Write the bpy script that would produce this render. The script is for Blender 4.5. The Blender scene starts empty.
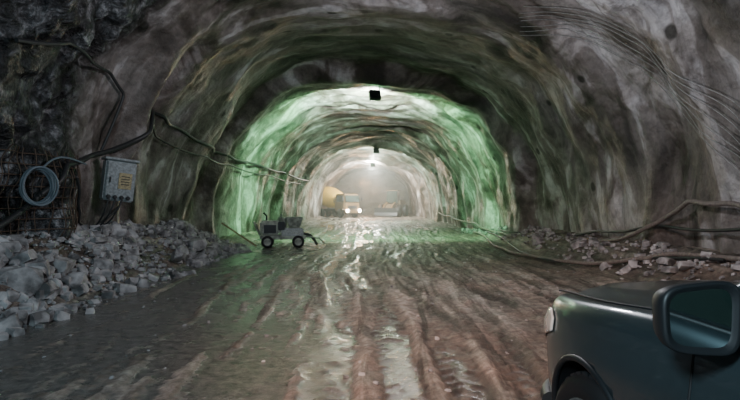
import bpy, bmesh, math, random
from mathutils import Vector, noise, Matrix
from mathutils.bvhtree import BVHTree
random.seed(7)
C=bpy.context.scene.collection
sin,cos,pi=math.sin,math.cos,math.pi
def sm(a,b,x):
    t=max(0,min(1,(x-a)/(b-a))); return t*t*(3-2*t)
def lerp(a,b,t): return a+(b-a)*t
# ---------------------------------------------------------------- materials
def mat(name,col,rough=.6,metal=0,emit=None,es=0,bump=0,bscale=20,var=0,coat=0,trans=0):
    m=bpy.data.materials.new(name); m.use_nodes=True
    nt=m.node_tree; b=nt.nodes['Principled BSDF']
    b.inputs['Base Color'].default_value=(*col,1); b.inputs['Roughness'].default_value=rough
    b.inputs['Metallic'].default_value=metal
    b.inputs['Coat Weight'].default_value=coat
    b.inputs['Transmission Weight'].default_value=trans
    if emit: b.inputs['Emission Color'].default_value=(*emit,1); b.inputs['Emission Strength'].default_value=es
    if bump or var:
        tc=nt.nodes.new('ShaderNodeTexCoord'); n=nt.nodes.new('ShaderNodeTexNoise')
        n.inputs['Scale'].default_value=bscale; n.inputs['Detail'].default_value=6
        nt.links.new(tc.outputs['Object'],n.inputs['Vector'])
        if bump:
            bp=nt.nodes.new('ShaderNodeBump'); bp.inputs['Strength'].default_value=bump; bp.inputs['Distance'].default_value=.05
            nt.links.new(n.outputs['Fac'],bp.inputs['Height']); nt.links.new(bp.outputs['Normal'],b.inputs['Normal'])
        if var:
            r=nt.nodes.new('ShaderNodeValToRGB'); r.color_ramp.elements[0].position=.35; r.color_ramp.elements[1].position=.7
            r.color_ramp.elements[0].color=(*[c*(1-var) for c in col],1); r.color_ramp.elements[1].color=(*[min(1,c*(1+var)) for c in col],1)
            nt.links.new(n.outputs['Fac'],r.inputs['Fac']); nt.links.new(r.outputs['Color'],b.inputs['Base Color'])
    return m
class NB:
    def __init__(s,m): s.nt=m.node_tree
    def n(s,t,**k):
        x=s.nt.nodes.new(t)
        for a,v in k.items():
            if a in x.inputs: x.inputs[a].default_value=v
            else: setattr(x,a,v)
        return x
    def l(s,a,b): s.nt.links.new(a,b)
    def ramp(s,src,stops):
        r=s.n('ShaderNodeValToRGB'); e=r.color_ramp.elements
        e[0].position=stops[0][0]; e[0].color=(*stops[0][1],1); e[1].position=stops[-1][0]; e[1].color=(*stops[-1][1],1)
        for p,c in stops[1:-1]:
            q=e.new(p); q.color=(*c,1)
        s.l(src,r.inputs['Fac']); return r.outputs['Color']
    def mix(s,f,a,b,mode='MIX'):
        m=s.n('ShaderNodeMix',data_type='RGBA',blend_type=mode)
        if isinstance(f,(int,float)): m.inputs[0].default_value=f
        else: s.l(f,m.inputs[0])
        for i,v in ((6,a),(7,b)):
            if isinstance(v,tuple): m.inputs[i].default_value=(*v,1)
            else: s.l(v,m.inputs[i])
        return m.outputs[2]
def lining_mat():
    m=bpy.data.materials.new('shotcrete'); m.use_nodes=True; B=NB(m); b=m.node_tree.nodes['Principled BSDF']
    tc=B.n('ShaderNodeTexCoord'); at=B.n('ShaderNodeAttribute',attribute_name='rock')
    n1=B.n('ShaderNodeTexNoise',Scale=.32,Detail=7.0,Roughness=.62,Distortion=1.2); B.l(tc.outputs['Object'],n1.inputs['Vector'])
    mp=B.n('ShaderNodeMapping'); mp.inputs['Scale'].default_value=(.8,.32,1); B.l(tc.outputs['UV'],mp.inputs['Vector'])
    n2=B.n('ShaderNodeTexNoise',Scale=1.0,Detail=7.0,Roughness=.55,Distortion=1.3); B.l(mp.outputs[0],n2.inputs['Vector'])
    n3=B.n('ShaderNodeTexNoise',Scale=5.0,Detail=9.0,Roughness=.70); B.l(tc.outputs['Object'],n3.inputs['Vector'])
    n5=B.n('ShaderNodeTexNoise',Scale=1.3,Detail=6.0,Roughness=.65,Distortion=.6); B.l(tc.outputs['Object'],n5.inputs['Vector'])
    shot=B.ramp(n2.outputs['Fac'],[(.32,(.06,.055,.05)),(.44,(.19,.173,.16)),(.54,(.30,.275,.262)),(.59,(.56,.55,.56)),(.72,(.74,.73,.74))])
    patch=B.ramp(n1.outputs['Fac'],[(.40,(.22,.185,.155)),(.5,(.70,.66,.63)),(.60,(1,1,1))])
    c1=B.mix(1.0,shot,patch,'MULTIPLY')
    rockc=B.ramp(n3.outputs['Fac'],[(.38,(.012,.013,.015)),(.5,(.08,.087,.095)),(.62,(.36,.37,.39))])
    rk=B.ramp(n5.outputs['Fac'],[(.42,(.08,.08,.09)),(.52,(.5,.5,.5)),(.60,(1,1,1))])
    rockc=B.mix(1.0,rockc,rk,'MULTIPLY')
    c=B.mix(at.outputs['Fac'],c1,rockc)
    fine=B.ramp(n3.outputs['Fac'],[(.36,(.5,.5,.5)),(.56,(1,1,1))])
    c=B.mix(.7,c,fine,'MULTIPLY')
    v=B.n('ShaderNodeTexVoronoi',Scale=.75,Randomness=.8); B.l(tc.outputs['Object'],v.inputs['Vector'])
    h=B.ramp(v.outputs['Distance'],[(.09,(.08,.07,.06)),(.13,(1,1,1))])
    c=B.mix(.9,c,h,'MULTIPLY')
    B.l(c,b.inputs['Base Color'])
    rr=B.ramp(n1.outputs['Fac'],[(.4,(.36,)*3),(.6,(.65,)*3)]); B.l(rr,b.inputs['Roughness'])
    b1=B.n('ShaderNodeBump',Strength=.8,Distance=.12); B.l(n3.outputs['Fac'],b1.inputs['Height'])
    b2=B.n('ShaderNodeBump',Strength=.35,Distance=.3); B.l(n2.outputs['Fac'],b2.inputs['Height']); B.l(b1.outputs[0],b2.inputs['Normal'])
    b3=B.n('ShaderNodeBump',Distance=.35); B.l(at.outputs['Fac'],b3.inputs['Strength']); B.l(n5.outputs['Fac'],b3.inputs['Height']); B.l(b2.outputs[0],b3.inputs['Normal'])
    B.l(b3.outputs[0],b.inputs['Normal'])
    return m
def floor_mat():
    m=bpy.data.materials.new('wet_mud'); m.use_nodes=True; B=NB(m); b=m.node_tree.nodes['Principled BSDF']
    tc=B.n('ShaderNodeTexCoord'); at=B.n('ShaderNodeAttribute',attribute_name='wet'); rg=B.n('ShaderNodeAttribute',attribute_name='ridge')
    n=B.n('ShaderNodeTexNoise',Scale=8.0,Detail=10.0,Roughness=.8); B.l(tc.outputs['Object'],n.inputs['Vector'])
    n2=B.n('ShaderNodeTexNoise',Scale=.8,Detail=5.0); B.l(tc.outputs['Object'],n2.inputs['Vector'])
    mp=B.n('ShaderNodeMapping'); mp.inputs['Scale'].default_value=(3.2,.34,1); B.l(tc.outputs['Object'],mp.inputs['Vector'])
    n4=B.n('ShaderNodeTexNoise',Scale=1.0,Detail=7.0,Roughness=.65,Distortion=.9); B.l(mp.outputs[0],n4.inputs['Vector'])
    mud=B.ramp(n.outputs['Fac'],[(.36,(.17,.145,.13)),(.5,(.39,.34,.31)),(.66,(.72,.65,.60))])
    strk=B.ramp(n4.outputs['Fac'],[(.42,(.32,.30,.28)),(.55,(1,1,1))])
    mud=B.mix(1.0,mud,strk,'MULTIPLY')
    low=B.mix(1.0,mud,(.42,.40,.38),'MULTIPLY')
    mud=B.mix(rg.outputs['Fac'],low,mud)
    tint=B.ramp(n2.outputs['Fac'],[(.4,(.78,.84,.81)),(.6,(1,.92,.86))])
    mud=B.mix(1.0,mud,tint,'MULTIPLY')
    wetc=B.ramp(n.outputs['Fac'],[(.38,(.05,.055,.052)),(.62,(.19,.18,.165))])
    ad=B.n('ShaderNodeMath',operation='MULTIPLY_ADD'); B.l(n.outputs['Fac'],ad.inputs[0]); ad.inputs[1].default_value=-.9; B.l(at.outputs['Fac'],ad.inputs[2])
    w=B.ramp(ad.outputs[0],[(0.0,(0,0,0)),(.48,(1,1,1))])
    B.l(B.mix(w,mud,wetc),b.inputs['Base Color'])
    r2=B.ramp(n2.outputs['Fac'],[(.42,(.15,)*3),(.62,(.34,)*3)])
    B.l(B.mix(w,(.55,.55,.55),r2),b.inputs['Roughness'])
    st=B.n('ShaderNodeMath',operation='SUBTRACT'); st.inputs[0].default_value=1.0; B.l(w,st.inputs[1])
    s2=B.n('ShaderNodeMath',operation='MULTIPLY_ADD'); B.l(st.outputs[0],s2.inputs[0]); s2.inputs[1].default_value=.78; s2.inputs[2].default_value=.22
    bp=B.n('ShaderNodeBump',Distance=.06); B.l(s2.outputs[0],bp.inputs['Strength']); B.l(n.outputs['Fac'],bp.inputs['Height'])
    B.l(bp.outputs[0],b.inputs['Normal'])
    return m
M_line=lining_mat(); M_floor=floor_mat()
M_rock=mat('rubble_stone',(.30,.295,.30),.7,bump=.8,bscale=4,var=.7)
M_black=mat('black_rubber',(.010,.010,.011),.6)
M_plas=mat('dark_plastic',(.010,.012,.014),.5)
M_paint=mat('car_paint',(.042,.062,.070),.3,.5,coat=.7,var=.12,bscale=3)
M_glass=mat('tinted_glass',(.02,.035,.03),.04,coat=1)
M_mirror=mat('mirror_glass',(.45,.52,.52),.04,1)
M_lens=mat('headlight_lens',(.62,.66,.64),.08,.3,coat=1)
M_chrome=mat('chrome',(.7,.7,.7),.15,1)
M_steel=mat('grey_steel',(.28,.29,.28),.45,.6,bump=.2,var=.3)
M_rust=mat('rusty_rebar',(.10,.07,.05),.6,.4)
M_cable=mat('cable_rubber',(.025,.027,.028),.5)
M_hose=mat('pale_hose',(.13,.17,.20),.45)
M_brownhose=mat('muddy_hose',(.17,.145,.13),.6,bump=.3,var=.3)
M_box=mat('box_paint',(.22,.25,.26),.45,.1,bump=.15,var=.3)
M_yel=mat('yellow_paint',(.60,.36,.06),.5,bump=.1,var=.25)
M_plate=mat('dusty_yellow_plate',(.34,.29,.16),.6,bump=.1,var=.35)
M_org=mat('orange_paint',(.13,.08,.035),.5,var=.3)
M_mach=mat('muddy_machine_paint',(.38,.41,.35),.6,.05,bump=.3,var=.5,bscale=7)
M_wood=mat('wood',(.3,.2,.12),.7,var=.3)
M_lampglass=mat('lamp_glass',(.9,1,.95),.3,emit=(.75,1,.85),es=40)
M_head=mat('headlight_on',(1,.95,.85),.3,emit=(1,.85,.65),es=220)
# ---------------------------------------------------------------- helpers
def mkobj(name,verts,faces,mats,parent=None,smooth=True,fm=None):
    me=bpy.data.meshes.new(name); me.from_pydata([tuple(v) for v in verts],[],faces); 
    for m in (mats if isinstance(mats,list) else [mats]): me.materials.append(m)
    if fm: me.polygons.foreach_set('material_index',fm)
    me.polygons.foreach_set('use_smooth',[smooth]*len(faces)); me.update()
    o=bpy.data.objects.new(name,me); C.objects.link(o)
    if parent: o.parent=parent
    return o
def empty(name,loc,rotz=0,scale=1):
    e=bpy.data.objects.new(name,None); C.objects.link(e); e.location=loc; e.rotation_euler=(0,0,rotz); e.scale=(scale,)*3; return e
def tube(name,pts,r,m,parent=None,smooth=True,cyc=False):
    cu=bpy.data.curves.new(name,'CURVE'); cu.dimensions='3D'; cu.bevel_depth=r; cu.bevel_resolution=3
    for P in (pts if isinstance(pts[0][0],(tuple,list,Vector)) else [pts]):
        s=cu.splines.new('NURBS' if smooth else 'POLY'); s.points.add(len(P)-1)
        for i,p in enumerate(P): s.points[i].co=(*p,1)
        if smooth: s.order_u=3; s.use_endpoint_u=True; s.resolution_u=5
        s.use_cyclic_u=cyc
    cu.materials.append(m); cu.use_fill_caps=True
    o=bpy.data.objects.new(name,cu); C.objects.link(o)
    if parent: o.parent=parent
    return o
def box(name,loc,size,m,parent=None,rot=(0,0,0),bev=.02,taper=None):
    bm=bmesh.new(); bmesh.ops.create_cube(bm,size=1)
    for v in bm.verts:
        if taper and v.co.z>0: v.co.x*=taper[0]; v.co.y*=taper[1]
        v.co=Vector((v.co.x*size[0],v.co.y*size[1],v.co.z*size[2]))
    if bev: bmesh.ops.bevel(bm,geom=bm.edges[:],offset=min(bev,min(size)*.4),segments=2,affect='EDGES')
    me=bpy.data.meshes.new(name); bm.to_mesh(me); bm.free(); me.materials.append(m)
    o=bpy.data.objects.new(name,me); C.objects.link(o); o.location=loc; o.rotation_euler=rot
    if parent: o.parent=parent
    return o
def lathe(name,prof,m,parent=None,loc=(0,0,0),rot=(0,0,0),seg=40,fm=None):
    vs=[];fs=[];idx=[]
    for r,z in prof:
        for i in range(seg): a=2*pi*i/seg; vs.append((r*cos(a),r*sin(a),z))
    n=len(prof)
    for j in range(n-1):
        for i in range(seg):
            fs.append((j*seg+i,j*seg+(i+1)%seg,(j+1)*seg+(i+1)%seg,(j+1)*seg+i)); idx.append(fm[j] if fm else 0)
    o=mkobj(name,vs,fs,m,parent,True,idx); o.location=loc; o.rotation_euler=rot; return o
# ---------------------------------------------------------------- tunnel lining
SEC=[(-9,4,1.10,1.14),(4,13,1.09,1.115),(13,22,1.085,1.12),(22,27,1.02,1.03),(27,35,.985,1.03),(35,44,.975,1.02),(44,57,.975,1.01),(57,82,.955,1.0)]
def base(y):
    for a,b,s,e in SEC:
        if y<b:
            v=lerp(s,e,(y-a)/(b-a))
            if y-a<.45 and a>0:
                pe=[q for q in SEC if q[1]==a][0][3]; v=lerp(pe,v,sm(0,.45,y-a))
            return v
    return 1.0
def pt(t,y):
    c,s=cos(t),sin(t); e=2/2.4
    x=6*math.copysign(abs(c)**e,c); z=6.5*abs(s)**e
    if s<0: z=-z
    w=1.6*noise.noise(Vector((t*2,y*.2,3)))
    if c<0: rock=1-sm(12.2,13.6,y+w+.8)
    else: rock=(1-sm(8.5,12.5,y+w*1.6))*sm(3.0,5.2,z+w)
    yy=y+.9*noise.noise(Vector((t*1.7,int(y/9)*3.1,5)))+.3*noise.noise(Vector((t*6,int(y/9)*3.1,5)))
    S=base(yy)
    arc=t*6
    d=.36*noise.noise(Vector((y*.28,arc*.3,1)))+.18*noise.noise(Vector((y*.7,arc*.7,31)))
    d+=.13*noise.noise(Vector((y*1.0,arc*.30,7)))+.07*noise.noise(Vector((y*2.2,arc*1.2,17)))
    d+=.035*noise.noise(Vector((y*5,arc*4,2)))
    if c<0: d+=(.40*math.exp(-((y-14.6-.5*w)/.35)**2)-.30*math.exp(-((y-13.4-.5*w)/.45)**2))*(1-sm(4.0,6.0,z))
    if rock>0:
        p=Vector((x,y,z))
        rd=noise.ridged_multi_fractal(p*.5,.9,2.1,5,.9,2)*.26-.32
        rd+=.22*noise.noise(p*1.7)+.12*noise.noise(p*4)
        d+=rd*rock*.9
    k=S+d/6
    if c>0: x*=1+.035*(1-sm(14,24,y))
    else: x*=1+.04*sm(19,22,y)*(1-sm(24,30,y))
    return Vector((x*k,y,z*k)),rock*(.75+.25*(c<0))
ys=[];y=-9
while y<82:
    ys.append(y); y+=(.14 if y<2 else .075) if y<16 else (.13 if y<30 else (.25 if y<50 else .5))
NT=320
ts=[-.06+(pi+.12)*i/NT for i in range(NT+1)]
V=[];R=[]
for y in ys:
    for t in ts:
        p,r=pt(t,y); V.append(p); R.append(r)
def part(name,i0,i1):
    w=i1-i0+1; vs=[];rs=[];uv=[]
    for j in range(len(ys)):
        for i in range(i0,i1+1):
            vs.append(V[j*(NT+1)+i]); rs.append(R[j*(NT+1)+i]); uv.append((ys[j],ts[i]*6))
    fs=[(j*w+i,(j+1)*w+i,(j+1)*w+i+1,j*w+i+1) for j in range(len(ys)-1) for i in range(w-1)]
    o=mkobj(name,vs,fs,M_line)
    a=o.data.attributes.new('rock','FLOAT','POINT'); a.data.foreach_set('value',rs)
    u=o.data.uv_layers.new(name='UVMap'); fl=[]
    for l in o.data.loops: fl+=uv[l.vertex_index]
    u.data.foreach_set('uv',fl)
    return o
part('wall_right',0,101); part('ceiling',101,219); part('wall_left',219,NT)
fs=[(j*(NT+1)+i,(j+1)*(NT+1)+i,(j+1)*(NT+1)+i+1,j*(NT+1)+i+1) for j in range(len(ys)-1) for i in range(NT)]
bvh=BVHTree.FromPolygons(V,fs)
def wp(side,y,z,off=.05):
    h=bvh.ray_cast(Vector((0,y,z)),Vector((side,0,0)))[0]
    x=h.x if h else side*6
    return Vector((x-side*off,y,z))
def ceilp(x,y,off=.05):
    h=bvh.ray_cast(Vector((x,y,2.5)),Vector((0,0,1)))[0]
    return Vector((x,y,(h.z if h else 6.4)-off))
vs=[];fs=[];n=40
for i in range(n+1):
    for j in range(n+1):
        x=-7+14*i/n; z=-.5+8*j/n
        vs.append((x,80+.5*noise.noise(Vector((x*.5,z*.5,3)))+.2*noise.noise(Vector((x*2,z*2,3))),z))
fs=[(i*(n+1)+j,(i+1)*(n+1)+j,(i+1)*(n+1)+j+1,i*(n+1)+j+1) for i in range(n) for j in range(n)]
mkobj('wall_back',vs,fs,M_line)
# ---------------------------------------------------------------- floor
def mound(x,y):
    l=sm(-4.6,-6.3,x)*(.80*sm(4,9,y)*(1-sm(17,22,y))+.22)
    r=sm(5.0,6.9,x)*(.5*sm(6,10,y)*(1-sm(24,32,y))+.2)
    l+=.1*noise.noise(Vector((x*1.5,y*1.5,0)))*sm(-4,-5.5,x)
    return l+r
TR=((-.55,0,.0),(.75,1.3,.03),(1.9,.4,.05),(-2.3,.8,-.02),(3.1,2,.02),(-1.4,.3,.015),(.15,.9,-.015),(1.35,.2,-.04))
def ground(x,y):
    wx=x+.5*noise.noise(Vector((y*.10,x*.1,4)))+.12*noise.noise(Vector((y*.35,x*.5,14)))
    h=.045*noise.noise(Vector((wx*1.0,y*.14,1)))+.030*noise.noise(Vector((wx*3.2,y*.18,9)))
    h+=.022*noise.noise(Vector((wx*6,y*1.1,2)))+.024*noise.noise(Vector((x*6,y*5,2)))+.018*noise.noise(Vector((x*15,y*12,5)))
    for cx,ph,sl in TR:
        d=abs(wx-cx-sl*(y-6))
        if d<.75:
            br=sm(-.25,.2,noise.noise(Vector((y*.4,cx*5,22))))
            k=(1-sm(.16,.26,d))*br
            h+=k*(.011*sin((y+d*.9)*2*pi/.21+ph)*(1-sm(9,16,y))-.018)
            h+=.038*math.exp(-((d-.31)/.07)**2)*max(0,.4+1.7*noise.noise(Vector((y*.5,cx*3,2))))
    dry=sm(-1.0,.7,x+1.3*noise.noise(Vector((y*.25,x*.35,8))))*.056-.012
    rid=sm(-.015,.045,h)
    h+=dry*(.55+.45*(1-sm(14,32,y)))
    lvl=-.010+.032*noise.noise(Vector((x*.25,y*.09,12)))
    wet=sm(.045,-.008,h-lvl)
    if h<lvl: h=lvl+(h-lvl)*.12
    m=mound(x,y)
    return h+m, wet*(1-sm(.03,.15,m)),rid
xs=[-8+16*i/440 for i in range(441)]
gy=[];y=-9
while y<81:
    gy.append(y); y+=.3 if y<2.5 else max(.035,.006*y)
vs=[];wet=[];rid=[]
for y in gy:
    for x in xs:
        h,w,r=ground(x,y); vs.append((x,y,h)); wet.append(w); rid.append(r)
W=len(xs)
fs=[(j*W+i,j*W+i+1,(j+1)*W+i+1,(j+1)*W+i) for j in range(len(gy)-1) for i in range(W-1)]
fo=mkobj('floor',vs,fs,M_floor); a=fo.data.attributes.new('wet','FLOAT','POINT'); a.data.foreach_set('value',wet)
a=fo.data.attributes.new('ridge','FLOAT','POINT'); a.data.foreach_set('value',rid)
# ---------------------------------------------------------------- rubble
def rubble(name,items):
    bm=bmesh.new()
    for (p,s) in items:
        sd=random.random()*100
        r=bmesh.ops.create_icosphere(bm,subdivisions=2 if s>.09 else 1,radius=1)
        sc=Vector((random.uniform(.7,1.45),random.uniform(.7,1.3),random.uniform(.45,.85)))*s
        rot=Matrix.Rotation(random.uniform(0,6.28),3,'Z')@Matrix.Rotation(random.uniform(-.8,.8),3,'X')
        for v in r['verts']:
            q=v.co.copy()
            k=1+.5*noise.noise(q*1.5+Vector((sd,0,0)))
            q*=k
            for ax in range(3):
                lim=.58+.25*noise.noise(Vector((sd,ax,1)))
                q[ax]=max(-lim,min(lim,q[ax]))
            v.co=rot@Vector((q.x*sc.x,q.y*sc.y,q.z*sc.z))*1.3+p
    me=bpy.data.meshes.new(name); bm.to_mesh(me); bm.free(); me.materials.append(M_rock)
    o=bpy.data.objects.new(name,me); C.objects.link(o)
items=[]
for i in range(2600):
    y=random.uniform(5.5,21); u=random.random()**.55
    x=-4.35-u*1.95-.8*noise.noise(Vector((y*.8,0,0)))
    cl=.5+.9*max(0,.4+noise.noise(Vector((x*.9,y*.6,40))))
    s=random.choice([.03,.03,.04,.05,.06,.08,.10,.13,.17])*random.uniform(.7,1.2)*cl
    items.append((Vector((x,y,ground(x,y)[0]+s*.25+random.random()*.08*u)),s))
items+= [(Vector((-5.6,8.7,.42)),.42),(Vector((-5.1,9.6,.3)),.2),(Vector((-5.3,11,.5)),.22),(Vector((-5.2,16.5,.45)),.3),(Vector((-5.5,7.6,.35)),.26),(Vector((-5.9,12.2,.7)),.3),(Vector((-4.9,14.1,.35)),.22)]
rubble('rubble_pile',items)
items=[]
for i in range(900):
    y=random.uniform(7,34); u=random.random()**.45
    x=5.3+u*1.2+.4*noise.noise(Vector((y*.5,7,0)))
    s=random.choice([.03,.03,.04,.05,.06,.08,.12])*random.uniform(.7,1.2)
    items.append((Vector((x,y,ground(x,y)[0]+s*.25+random.random()*.06*u)),s))
rubble('rubble_pile',items)
items=[]
for i in range(450):
    y=random.uniform(4,30); x=random.uniform(-4.0,4.9); s=random.choice([.012,.015,.02,.03])
    items.append((Vector((x,y,ground(x,y)[0]+s*.2)),s))
rubble('scattered_stones',items)
# ---------------------------------------------------------------- cables, mesh
def wcable(name,side,pts,r,m,off=.12):
    P=[wp(side,y,z,off) for y,z in pts]
    Q=[]
    for i in range(len(P)-1):
        for k in range(4):
            t=k/4; q=P[i].lerp(P[i+1],t); q.z-=.12*4*t*(1-t)*min(1,(P[i+1]-P[i]).length/4)
            w=wp(side,q.y,q.z,off); 
            if abs(w.x)<abs(q.x): q.x=w.x
            Q.append(q)
    Q.append(P[-1]); return tube(name,Q,r,m)
wcable('power_cable',-1,[(9,1.2),(10.2,1.75),(10.9,2.45),(12.2,2.75),(13.4,3.2),(14.2,4.1),(15,4.2),(17,4.0),(20,3.7),(22,3.75),(26,3.6),(34,3.6),(46,3.5)],.055,M_cable)
wcable('power_cable',-1,[(13.2,2.9),(13.9,3.8),(16,3.6),(19.5,3.35),(23,3.3),(30,3.2),(44,3.2)],.03,M_cable)
wcable('power_cable',-1,[(8.5,4.2),(10,4.6),(12.3,4.6),(12.8,4.2),(12.6,2.9)],.035,M_cable)
wcable('power_cable',-1,[(11.2,2.2),(11.8,1.3),(12.6,1.1),(13.3,1.6)],.03,M_cable)
wcable('water_hose',1,[(46,.9),(38,.8),(30,.6),(24,.4),(19,.45),(15.5,.65),(13.4,.95),(12.4,1.4),(11.4,1.75),(10,1.7),(8.5,1.5),(7,1.5)],.05,M_brownhose,.25)
wcable('water_hose',1,[(30,.45),(22,.4),(16,.9),(12.7,1.2),(9.3,1.3),(7,1.25)],.035,M_cable,.2)
wcable('power_cable',1,[(26,.5),(20,.7),(15,.55),(12,.75),(9,.8)],.03,M_cable,.2)
for pp,r,m_ in (([(5.6,30),(5.2,25),(4.6,20.5),(4.5,17.5),(5.0,15),(5.6,13),(6.2,11.4),(6.5,9)],.05,M_brownhose),([(5.7,27),(5.4,22),(4.9,18),(4.8,15.5),(5.5,13.5),(6.0,12),(6.4,9.5)],.032,M_cable)):
    P=[]
    for i in range(len(pp)-1):
        for q in range(6):
            t=q/6; x=lerp(pp[i][0],pp[i+1][0],t); y=lerp(pp[i][1],pp[i+1][1],t); P.append((x,y,ground(x,y)[0]+r+.06))
    tube('water_hose',P,r,m_)
for k in range(7):
    P=[]
    for i in range(15):
        t=i/14; y=lerp(13.4,8.2,t)+k*.16; z=lerp(6.7,2.3,t)-k*.10+.05*sin(i*1.3+k)
        h=bvh.ray_cast(Vector((0,y,1.7)),(Vector((lerp(3.9,6.9,t),y,z))-Vector((0,y,1.7))).normalized())[0]
        if h: P.append(h*1+(Vector((0,y,1.7))-h).normalized()*(.07+.05*abs(sin(i*.9+k))))
    tube('wall_wire',P,.0075,M_steel)
def rmesh(name,side,y0,y1,z0,z1,st):
    L=[]
    z=z0
    while z<z1: L.append([wp(side,y0+(y1-y0)*i/20,z,.06) for i in range(21)]); z+=st
    y=y0
    while y<y1: L.append([wp(side,y,z0+(z1-z0)*i/12,.07) for i in range(13)]); y+=st
    tube(name,L,.010,M_rust)
rmesh('rebar_mesh',-1,8.2,11.8,.8,2.7,.2)
e=empty('hose_coil',wp(-1,10.0,2.0,.3),0)
L=[]
for k in range(8):
    rr=.27+.03*random.uniform(-1,1); L.append([(.045*k-.13+.03*sin(3*a*2*pi/24+k),rr*cos(a*2*pi/24)*.95+.02*sin(k*2),rr*1.2*sin(a*2*pi/24)) for a in range(24)])
o=tube('loops',L,.018,M_hose,e,True,True); o.rotation_euler=(0,0,math.radians(-50))
tube('tail',[(0,.1,.3),(.02,.4,.55),(.1,.9,.6),(.1,1.5,.5)],.02,M_hose,e)
p=wp(-1,12.7,2.2,.5)
e=empty('electrical_box',p,math.radians(38)); e.rotation_euler=(0,math.radians(6),math.radians(38))
box('cabinet',(0,0,0),(.66,.34,.92),M_box,e,bev=.03)
box('door',(0,-.18,.02),(.58,.03,.80),M_box,e,bev=.01)
box('rain_hood',(0,-.03,.48),(.74,.44,.05),M_box,e,bev=.01)
box('warning_plate',(.1,-.205,.0),(.28,.012,.36),M_plate,e,bev=.003)
for i in range(4): box('label_line_%d'%i,(.1,-.213,.10-.06*i),(.18,.006,.018),M_plas,e,bev=0)
box('handle',(-.22,-.21,.0),(.03,.04,.14),M_plas,e)
for i in range(4): box('socket_%d'%i,(-.22+.14*i,-.19,-.38),(.09,.1,.09),M_plas,e,bev=.02)
box('bracket',(-.1,.3,.1),(.08,.5,.08),M_steel,e)
for i in range(3): tube('cable_%d'%i,[(-.2+.14*i,-.2,-.42),(-.25+.12*i,-.22,-.7),(-.3+.1*i,.05,-1.0),(-.5,.2,-1.35)],.02,M_cable,e)
# ---------------------------------------------------------------- ceiling floodlights, near work lamps and added fill
def flood(loc,y2,energy,col,up=0,upcol=None,spill=0):
    e=empty('floodlight',loc,0)
    box('housing',(0,0,0),(.48,.2,.46),M_plas,e,rot=(math.radians(-25),0,.25),bev=.03)
    box('lamp_glass',(0,.14,-.06),(.38,.03,.34),M_lampglass,e,rot=(math.radians(-25),0,.25),bev=.005)
    c=ceilp(loc[0],loc[1],0)
    tube('hanger',[(-.2,0,.2),(-.2,0,c.z-loc[2]-.02)],.015,M_steel,e,False)
    tube('hanger_2',[(.2,0,.2),(.2,0,c.z-loc[2]-.02)],.015,M_steel,e,False)
    def L(nm,kind,en,cl,pos,rx,ang):
        l=bpy.data.lights.new(nm,kind); l.energy=en; l.color=cl; l.shadow_soft_size=.15
        if kind=='SPOT': l.spot_size=math.radians(ang); l.spot_blend=.5
        o=bpy.data.objects.new(nm,l); C.objects.link(o); o.parent=e; o.location=pos; o.rotation_euler=(math.radians(rx),0,0)
    L('flood_lamp','SPOT',energy,col,(0,y2,-.1),84,178)
    if up: L('flood_uplight','SPOT',up,upcol or col,(0,y2+.3,-.45),145,140)
    if spill: L('flood_spill','POINT',spill,col,(0,y2+.9,-.1),0,0)
flood((.2,22.9,6.15),.35,7500,(.34,1,.45),6500,(.95,1,1.0),40)
flood((.5,45.2,5.95),.5,4500,(.6,1,.66),6500,(.92,1,.98),900)
flood((.3,58.5,5.7),.5,8000,(.95,1,.92),4000,(1,1,1),4600)
def lamp(kind,loc,energy,col,target=None,size=.3,angle=60,blend=.8):
    l=bpy.data.lights.new('work_or_fill_lamp',kind); l.energy=energy; l.color=col; l.shadow_soft_size=size
    if kind=='SPOT': l.spot_size=math.radians(angle); l.spot_blend=blend
    o=bpy.data.objects.new('work_or_fill_lamp',l); C.objects.link(o); o.location=loc
    if target: o.rotation_euler=(Vector(target)-Vector(loc)).to_track_quat('-Z','Y').to_euler()
lamp('POINT',(-1.6,-1.5,3.4),1250,(.66,.88,1.0))
lamp('SPOT',(-1.2,.5,4.2),2900,(1,.54,.37),(1.3,8.0,0),.2,58,1)
lamp('POINT',(1.0,10,4.6),560,(.94,.91,.97))  # added fill light without a fixture, brightens the near lining
# ---------------------------------------------------------------- dust haze deep in the tunnel
m=bpy.data.materials.new('dust_haze'); m.use_nodes=True; nt=m.node_tree; nt.nodes.clear()
ou=nt.nodes.new('ShaderNodeOutputMaterial'); vsn=nt.nodes.new('ShaderNodeVolumeScatter'); vsn.inputs['Density'].default_value=.011; vsn.inputs['Anisotropy'].default_value=.3
nt.links.new(vsn.outputs[0],ou.inputs['Volume'])
box('dust_haze',(0,57.5,3.5),(14,43,9),m,bev=0)
# ---------------------------------------------------------------- car
TH=math.radians(8); SC=1.08
car=empty('car',(2.30,1.43,.0),pi/2+TH,SC)
Lh,CX,Wd,NE=2.49,-.11,.93,5
def sh(x):
    z=1.15 if x<.7 else lerp(1.15,1.02,sm(.6,2.5,x))
    return z-.10*sm(2.05,2.45,x)**1.5
LV=[(.28,.10),(.31,.05),(.36,.03),(.45,.012),(.55,.004),(.63,.0),(.70,-.004),(.76,-.004),(.80,.004),(.85,.010),(.90,.016),(.94,.026),(.97,.042),(.99,.065),(1.0,.095)]
TOP=[.14,.2,.28,.36,.45,.55,.65,.76,.88,1.0]
def outline(a,k):
    c,s=cos(a),sin(a)
    x=math.copysign(abs(c)**(2/NE),c); y=math.copysign(abs(s)**(2/NE),s)
    return CX+x*(Lh-k*Wd), y*Wd*(1-k)
def top_z(x,y):
    k=abs(y)/Wd
    z=sh(x)+.085*(1-min(1,k)**2.6)*(1 if x>.6 else 1)
    z+=.012*math.exp(-((abs(y)-.56)/.05)**2)*sm(.4,.8,x)
    return z-.02
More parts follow.
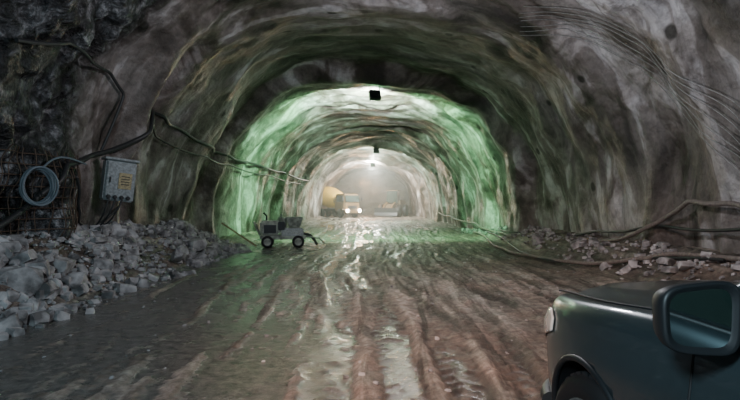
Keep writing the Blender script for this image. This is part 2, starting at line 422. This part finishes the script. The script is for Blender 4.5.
def body_pt(a,v):
    f=v*(len(LV)-1); i=min(int(f),len(LV)-2); f-=i
    zf=lerp(LV[i][0],LV[i+1][0],f); k=lerp(LV[i][1],LV[i+1][1],f)
    x,y=outline(a,k); return Vector((x,y,zf*sh(x)))
NA=400
def reparam():
    dense=[outline(2*pi*i/8000,0) for i in range(8001)]; L=[0]
    for i in range(8000): L.append(L[-1]+math.dist(dense[i],dense[i+1]))
    out=[];j=0
    for k in range(NA):
        t=L[-1]*k/NA
        while L[j+1]<t: j+=1
        out.append(2*pi*j/8000)
    return out
A=reparam()
vs=[];fs=[]
nl=len(LV)
for i in range(nl):
    for a in A: vs.append(body_pt(a,i/(nl-1)))
zt=LV[-1][1]
for k in TOP:
    for a in A:
        x,y=outline(a,k); 
        z=top_z(x,y); 
        if k<.3: x0,y0=outline(a,zt); z=lerp(sh(x0),z,sm(zt,.28,k))
        vs.append(Vector((x,y,z)))
n2=nl+len(TOP)
for j in range(n2-1):
    for i in range(NA): fs.append((j*NA+i,j*NA+(i+1)%NA,(j+1)*NA+(i+1)%NA,(j+1)*NA+i))
fs.append(tuple(reversed(range(NA))))
body=mkobj('body',vs,fs,[M_paint,M_black],car)
bm=bmesh.new(); bm.from_mesh(body.data); bmesh.ops.remove_doubles(bm,verts=bm.verts,dist=.0004); bmesh.ops.recalc_face_normals(bm,faces=bm.faces); bm.to_mesh(body.data); bm.free()
for p in body.data.polygons: p.use_smooth=True
WX=(1.50,-1.65); WR=.37; AR=.43; WZ=.37
cut=[]
for wx in WX:
    for s in (1,-1):
        bm=bmesh.new(); bmesh.ops.create_cone(bm,segments=64,radius1=AR,radius2=AR,depth=.5,cap_ends=True)
        me=bpy.data.meshes.new('cutter'); bm.to_mesh(me); bm.free(); me.materials.append(M_paint); me.materials.append(M_black)
        for p in me.polygons: p.material_index=1
        o=bpy.data.objects.new('cutter',me); C.objects.link(o); o.parent=car; o.location=(wx,s*.86,WZ); o.rotation_euler=(pi/2,0,0); cut.append(o)
        m=body.modifiers.new('arch','BOOLEAN'); m.operation='DIFFERENCE'; m.object=o; m.solver='EXACT'
bpy.context.view_layer.update()
dg=bpy.context.evaluated_depsgraph_get()
nm=bpy.data.meshes.new_from_object(body.evaluated_get(dg)); body.modifiers.clear(); body.data=nm
for o in cut: bpy.data.objects.remove(o)
def side_y(x,z):
    zf=z/sh(x); k=LV[-1][1]
    for i in range(nl-1):
        if LV[i][0]<=zf<=LV[i+1][0]: k=lerp(LV[i][1],LV[i+1][1],(zf-LV[i][0])/(LV[i+1][0]-LV[i][0]))
    if zf<LV[0][0]: k=.1
    q=min(1,abs((x-CX)/(Lh-k*Wd)))
    return Wd*(1-k)*(1-q**NE)**(1/NE)
for s,tag in ((1,'left'),(-1,'right')):
    for wi,wx in enumerate(WX):
        P=[]
        for i in range(33):
            a=-.1+(pi+.2)*i/32; x=wx+(AR+.012)*cos(a); z=WZ+(AR+.012)*sin(a)
            P.append((x,s*(side_y(x,max(z,.33))-.004),z))
        tube('arch_flare_%s_%d'%(tag,wi),P,.018,M_plas,car)
        prof=[(.0,.09),(.06,.1),(.07,.06),(.22,.03),(.235,.10),(.25,.115),(.31,.125),(.355,.10),(WR,.05),(WR,-.05),(.355,-.10),(.31,-.125),(.25,-.115),(.0,-.115)]
        w=lathe('wheel_%s_%d'%(tag,wi),prof,[M_black,M_steel],car,(wx,s*(Wd-.15),WZ),(-pi/2*s,0,0),48,[1,1,1,1,1,0,0,0,0,0,0,0,0])
        for q in range(6):
            a=q*pi/3; box('spoke_%s_%d_%d'%(tag,wi,q),(wx+.14*cos(a),s*(Wd-.15+.07),WZ+.14*sin(a)),(.20,.05,.05),M_steel,car,rot=(0,-a,0))
        for q in range(36):
            a=q*2*pi/36; box('tread_%s_%d_%d'%(tag,wi,q),(wx+WR*cos(a),s*(Wd-.15),WZ+WR*sin(a)),(.022,.19,.03),M_black,car,rot=(0,-a,.3),bev=0)
    for nm_,x0 in (('door_gap_front',.74),('door_gap_mid',-.35),('door_gap_rear',-1.12)):
        P=[(x0-(.06*(1-sm(.35,.6,z))),s*(side_y(x0,z)+.0005),z) for z in [.36+.76*i/20 for i in range(21)]]
        tube(nm_+'_'+tag,P,.005,M_black,car)
    P=[]
    for i in range(25):
        x=.78+1.35*i/24; y=.80-.10*sm(1.3,2.2,x); P.append((x,s*y,top_z(x,y)+.0-.004))
    tube('hood_gap_'+tag,P,.006,M_black,car)
    P=[(x,s*(side_y(x,.86)+.001),.86+.0*x) for x in [-1.1+1.84*i/20 for i in range(21)]]
    tube('door_crease_'+tag,P,.006,M_paint,car)
    P=[(x,s*(side_y(x,.40)+.015),.36) for x in [-1.1+2.05*i/20 for i in range(21)]]
    tube('side_step_'+tag,P,.045,M_plas,car)
    for x0 in (.0,-.75): box('door_handle_%s_%d'%(tag,int(-x0*100)),(x0-.12,s*(side_y(x0,.93)+.03),.93),(.19,.03,.035),M_chrome,car)
    vs=[];cols=26;rows=8
    aa=[a for a in A if (0.02<a<pi/2)]
    lst=[]
    for a in aa:
        x,y=outline(a,0)
        if x>1.92 and y>.50: lst.append(a)
    for i,a in enumerate(lst):
        f=i/(len(lst)-1)
        lo=lerp(.68,.82,f); hi=lerp(.90,.935,f)-.05*max(0,f-.85)/.15
        for r in range(rows+1):
            zf=lerp(lo,hi,r/rows)
            for q in range(nl-1):
                if LV[q][0]<=zf<=LV[q+1][0]: v=(q+(zf-LV[q][0])/(LV[q+1][0]-LV[q][0]))/(nl-1); break
            p=body_pt(a,v); e=.006+.018*sin(pi*r/rows)*sin(pi*min(1,max(0,f)))
            d=Vector((p.x-1.2,p.y,0)).normalized(); p=p+d*e; vs.append((p.x,s*p.y,p.z))
    fs=[(i*(rows+1)+r,i*(rows+1)+r+1,(i+1)*(rows+1)+r+1,(i+1)*(rows+1)+r) for i in range(len(lst)-1) for r in range(rows)]
    h=mkobj('headlight_'+tag,vs,fs,M_lens,car); m=h.modifiers.new('s','SOLIDIFY'); m.thickness=.01
    box('tail_light_'+tag,(-2.52,s*.76,.92),(.10,.14,.32),mat('tail_red_'+tag,(.4,.01,.01),.2),car)
box('grille',(2.375,0,.80),(.04,.98,.22),M_plas,car,bev=.01)
for i in range(4): box('grille_bar_%d'%i,(2.40,0,.73+.05*i),(.02,.96,.015),M_chrome,car,bev=.004)
P2=[(body_pt(a,.25).x,body_pt(a,.25).y,.44) for a in sorted([a if a<pi else a-2*pi for a in A]) if outline(a,0)[0]>2.0]
tube('bumper_lip',P2,.05,M_plas,car)
gl=[(1.10,.92,-1.42,.84),(1.20,.76,-1.38,.81),(1.35,.51,-1.33,.765),(1.5,.27,-1.28,.715),(1.64,.04,-1.22,.665),(1.70,-.08,-1.16,.63)]
vs=[];ng=96
for z,xf,xr,w in gl:
    for i in range(ng):
        a=2*pi*i/ng; c,s=cos(a),sin(a); n_=7
        X=math.copysign(abs(c)**(2/n_),c); Y=math.copysign(abs(s)**(2/n_),s)
        cxx=(xf+xr)/2; vs.append((cxx+X*(xf-xr)/2+(.06*(1-Y*Y)-.06 if X>0 else 0)*max(0,X),Y*w,z))
fs=[(j*ng+i,j*ng+(i+1)%ng,(j+1)*ng+(i+1)%ng,(j+1)*ng+i) for j in range(len(gl)-1) for i in range(ng)]
mkobj('windows',vs,fs,M_glass,car)
vs=[];rr=[(0,1.695),(.0,1.72),(.05,1.745),(.2,1.765),(.5,1.775),(1,1.78)]
for k,z in rr:
    for i in range(ng):
        a=2*pi*i/ng; c,s=cos(a),sin(a); n_=6
        X=math.copysign(abs(c)**(2/n_),c); Y=math.copysign(abs(s)**(2/n_),s)
        vs.append((-.62+X*(.56)*(1-k),Y*.655*(1-k),z))
fs=[(j*ng+i,j*ng+(i+1)%ng,(j+1)*ng+(i+1)%ng,(j+1)*ng+i) for j in range(len(rr)-1) for i in range(ng)]
mkobj('roof',vs,fs,M_paint,car)
for s,tag in ((1,'left'),(-1,'right')):
    tube('a_pillar_'+tag,[(.93,s*.81,1.11),(.50,s*.755,1.36),(.02,s*.67,1.66),(-.1,s*.64,1.71)],.042,M_paint,car)
    tube('b_pillar_'+tag,[(-.35,s*.84,1.1),(-.36,s*.76,1.38),(-.38,s*.64,1.71)],.04,M_plas,car)
    tube('c_pillar_'+tag,[(-1.34,s*.80,1.1),(-1.26,s*.72,1.4),(-1.12,s*.61,1.71)],.055,M_paint,car)
    tube('window_seal_'+tag,[(.80,s*.85,1.135),(.3,s*.86,1.14),(-1.35,s*.86,1.14)],.014,M_plas,car)
    e=empty('mirror_'+tag,(.56,s*1.06,1.222),s*math.radians(-2)); e.parent=car; e.scale=(.82,.80,.95)
    prof=[(-.062,.93,1),(-.07,1.0,1),(-.05,1.03,1),(-.01,1.0,1),(.04,.88,1),(.075,.66,1),(.09,.35,1),(.092,.01,1)]
    vs=[];nn=48;HW,HH=.155,.112
    def ml(a,k,x):
        c,q=cos(a),sin(a); n_=4.2
        Y=math.copysign(abs(c)**(2/n_),c); Z=math.copysign(abs(q)**(2/n_),q)
        return (x,Y*HW*k*(1+.04*Z),Z*HH*k*(1-.10*Y*s))
    for x,k,_ in [(-.050,.80,1),(-.058,.86,1)]+prof:
        for i in range(nn): vs.append(ml(2*pi*i/nn,k,x))
    n3=2+len(prof)
    fs=[(j*nn+i,j*nn+(i+1)%nn,(j+1)*nn+(i+1)%nn,(j+1)*nn+i) for j in range(n3-1) for i in range(nn)]
    mkobj('housing',vs,fs,M_plas,e)
    g=[ml(2*pi*i/nn,.83,-.052) for i in range(nn)]
    mkobj('glass',g,[tuple(range(nn))],M_mirror,e,False)
    tube('mirror_arm_'+tag,[(.60,s*.84,1.13),(.61,s*.90,1.13),(.60,s*1.0,1.17)],.035,M_plas,car)
    tube('wiper_'+tag,[(.94,s*.3-.1,1.215),(.76,s*.35+.1,1.225),(.64,s*.35+.35,1.30)],.008,M_black,car)
# ---------------------------------------------------------------- shotcrete pump (left, by the wall)
e=empty('shotcrete_pump',(-3.35,21.4,.0),math.radians(8),1.15)
box('frame',(0,0,.34),(1.5,.7,.14),M_mach,e)
box('engine_cover',(-.42,0,.66),(.66,.64,.46),M_mach,e,bev=.06)
box('radiator',(-.42,-.33,.62),(.4,.03,.26),M_plas,e,bev=.005)
box('pump_block',(.3,-.05,.50),(.75,.6,.30),M_steel,e,bev=.04)
box('hopper',(.38,0,.84),(.36,.42,.34),M_mach,e,bev=.02,taper=(1.6,1.4))
lathe('rotor',[(0,0),(.2,0),(.2,.22),(.0,.22)],M_steel,e,(.38,0,.40))
lathe('air_vessel',[(0,0),(.13,.02),(.15,.08),(.15,.42),(.12,.5),(0,.52)],M_mach,e,(-.03,.1,.5),(0,0,0),20)
tube('outlet_pipe',[(.5,0,.45),(.85,0,.45),(1.0,.1,.3),(1.15,.4,.06)],.05,M_cable,e)
tube('handle',[(-.75,-.25,.4),(-.95,-.25,.85),(-.95,.25,.85),(-.75,.25,.4)],.025,M_mach,e,False)
tube('guard_rail',[(-.05,-.33,.4),(-.05,-.33,1.1),(-.05,.33,1.1),(-.05,.33,.4)],.02,M_mach,e,False)
tube('exhaust',[(-.55,.1,.8),(-.55,.1,1.05),(-.65,.1,1.15)],.03,M_plas,e,False)
tube('drawbar',[(.7,0,.36),(1.2,-.1,.3),(1.4,-.1,.1)],.03,M_steel,e,False)
for i,(x,y_) in enumerate(((-.5,-.4),(.5,-.4),(-.5,.4),(.5,.4))):
    lathe('wheel_%d'%i,[(0,-.05),(.1,-.05),(.12,-.06),(.2,-.05),(.2,.05),(.12,.06),(.1,.05),(0,.05)],[M_black,M_mach],e,(x,y_,.2),(pi/2,0,0),24,[1,1,0,0,0,1,1])
box('control_panel',(-.05,-.32,.72),(.22,.12,.28),M_plas,e)
e=empty('timber_plank',(-4.95,21.0,.5),.3); box('plank',(0,0,0),(1.6,.16,.06),M_wood,e,rot=(0,math.radians(35),0))
# ---------------------------------------------------------------- mixer truck in the distance
e=empty('concrete_mixer_truck',(-2.6,63.0,.02),math.radians(-90+42))
box('chassis',(-2.6,0,.85),(7.2,.9,.25),M_plas,e)
box('cab',(0,0,1.75),(1.9,2.3,1.9),M_org,e,bev=.12,taper=(.86,.93))
box('windshield',(.92,0,2.15),(.06,1.95,.75),M_glass,e,rot=(0,math.radians(-7),0))
box('bumper',(1.0,0,.72),(.3,2.35,.4),M_org,e,bev=.06)
box('grille',(.98,0,1.2),(.06,1.3,.35),M_plas,e)
for s in (1,-1):
    box('side_window_%d'%(s+1),(.1,s*1.12,2.15),(1.1,.06,.65),M_glass,e)
    lathe('headlight_%d'%(s+1),[(0,.06),(.15,.05),(.18,0),(.18,-.05)],M_head,e,(1.15,s*.9,.80),(0,pi/2,0),20)
    box('mirror_%d'%(s+1),(.95,s*1.35,2.1),(.08,.2,.4),M_plas,e)
    for i,x in enumerate((.1,-3.4,-4.8)):
        lathe('wheel_%d_%d'%(s+1,i),[(0,.1),(.22,.1),(.28,.15),(.45,.15),(.52,.1),(.52,-.1),(.45,-.15),(0,-.15)],M_black,e,(x,s*1.05,.52),(pi/2,0,0),28)
lathe('drum',[(0,-2.3),(.7,-2.3),(1.0,-1.6),(1.2,-.5),(1.2,.4),(.95,1.5),(.55,2.3),(.5,2.35),(0,2.2)],M_yel,e,(-3.2,0,2.35),(0,math.radians(-78),0),36)
box('drum_stand',(-5.3,0,1.7),(.3,1.2,1.6),M_steel,e)
box('chute',(-6.1,0,1.9),(1.3,.5,.2),M_steel,e,rot=(0,math.radians(-35),0))
box('water_tank',(-1.3,0,1.9),(.5,1.8,.8),M_org,e,bev=.2)
for pos,en in (((-.6,67.0,4.2),1700),((.6,61.0,3.2),500)):
    l=bpy.data.lights.new('work_or_fill_lamp','POINT'); l.energy=en; l.color=(1,.50,.20); l.shadow_soft_size=.2
    o=bpy.data.objects.new('work_or_fill_lamp',l); C.objects.link(o); o.location=pos
e=empty('wheel_loader',(2.6,67.0,.02),math.radians(-90-20))
box('rear_body',(-2.0,0,1.5),(2.6,1.7,1.1),M_org,e,bev=.12)
box('front_frame',(.3,0,1.1),(1.4,1.0,.8),M_org,e,bev=.08)
box('cab',(-.7,0,2.4),(1.3,1.4,1.5),M_glass,e,bev=.08,taper=(.9,.9)); box('cab_roof',(-.7,0,3.18),(1.4,1.5,.1),M_org,e)
for s in (1,-1):
    tube('arm_%d'%(s+1),[(.2,s*.5,1.7),(1.3,s*.5,1.3),(2.1,s*.5,.6)],.12,M_org,e,False)
    for i,x in enumerate((.6,-2.2)):
        lathe('wheel_%d_%d'%(s+1,i),[(0,.15),(.35,.15),(.42,.25),(.65,.25),(.75,.18),(.75,-.18),(.65,-.25),(0,-.25)],M_black,e,(x,s*1.1,.75),(pi/2,0,0),28)
vs=[];bw=1.4
cr=[(2.2,1.1),(2.1,.5),(2.3,.12),(3.1,.08),(3.1,.13),(2.35,.2),(2.2,.55),(2.28,1.1)]
for s in (-1,1):
    for x,z in cr: vs.append((x,s*bw,z))
k=len(cr); fs=[(i,(i+1)%k,k+(i+1)%k,k+i) for i in range(k)]+[tuple(range(k))[::-1],tuple(range(k,2*k))]
mkobj('bucket',vs,fs,M_plas,e,False)
# ---------------------------------------------------------------- world & camera
w=bpy.data.worlds.new('World'); bpy.context.scene.world=w; w.use_nodes=True
w.node_tree.nodes['Background'].inputs[0].default_value=(.35,.4,.42,1); w.node_tree.nodes['Background'].inputs[1].default_value=.12
cd=bpy.data.cameras.new('camera'); cam=bpy.data.objects.new('camera',cd); C.objects.link(cam)
cd.lens=27; cd.sensor_width=36; cam.location=(0,0,1.7); cam.rotation_euler=(math.radians(90.3),0,0); cd.clip_end=300
bpy.context.scene.camera=cam
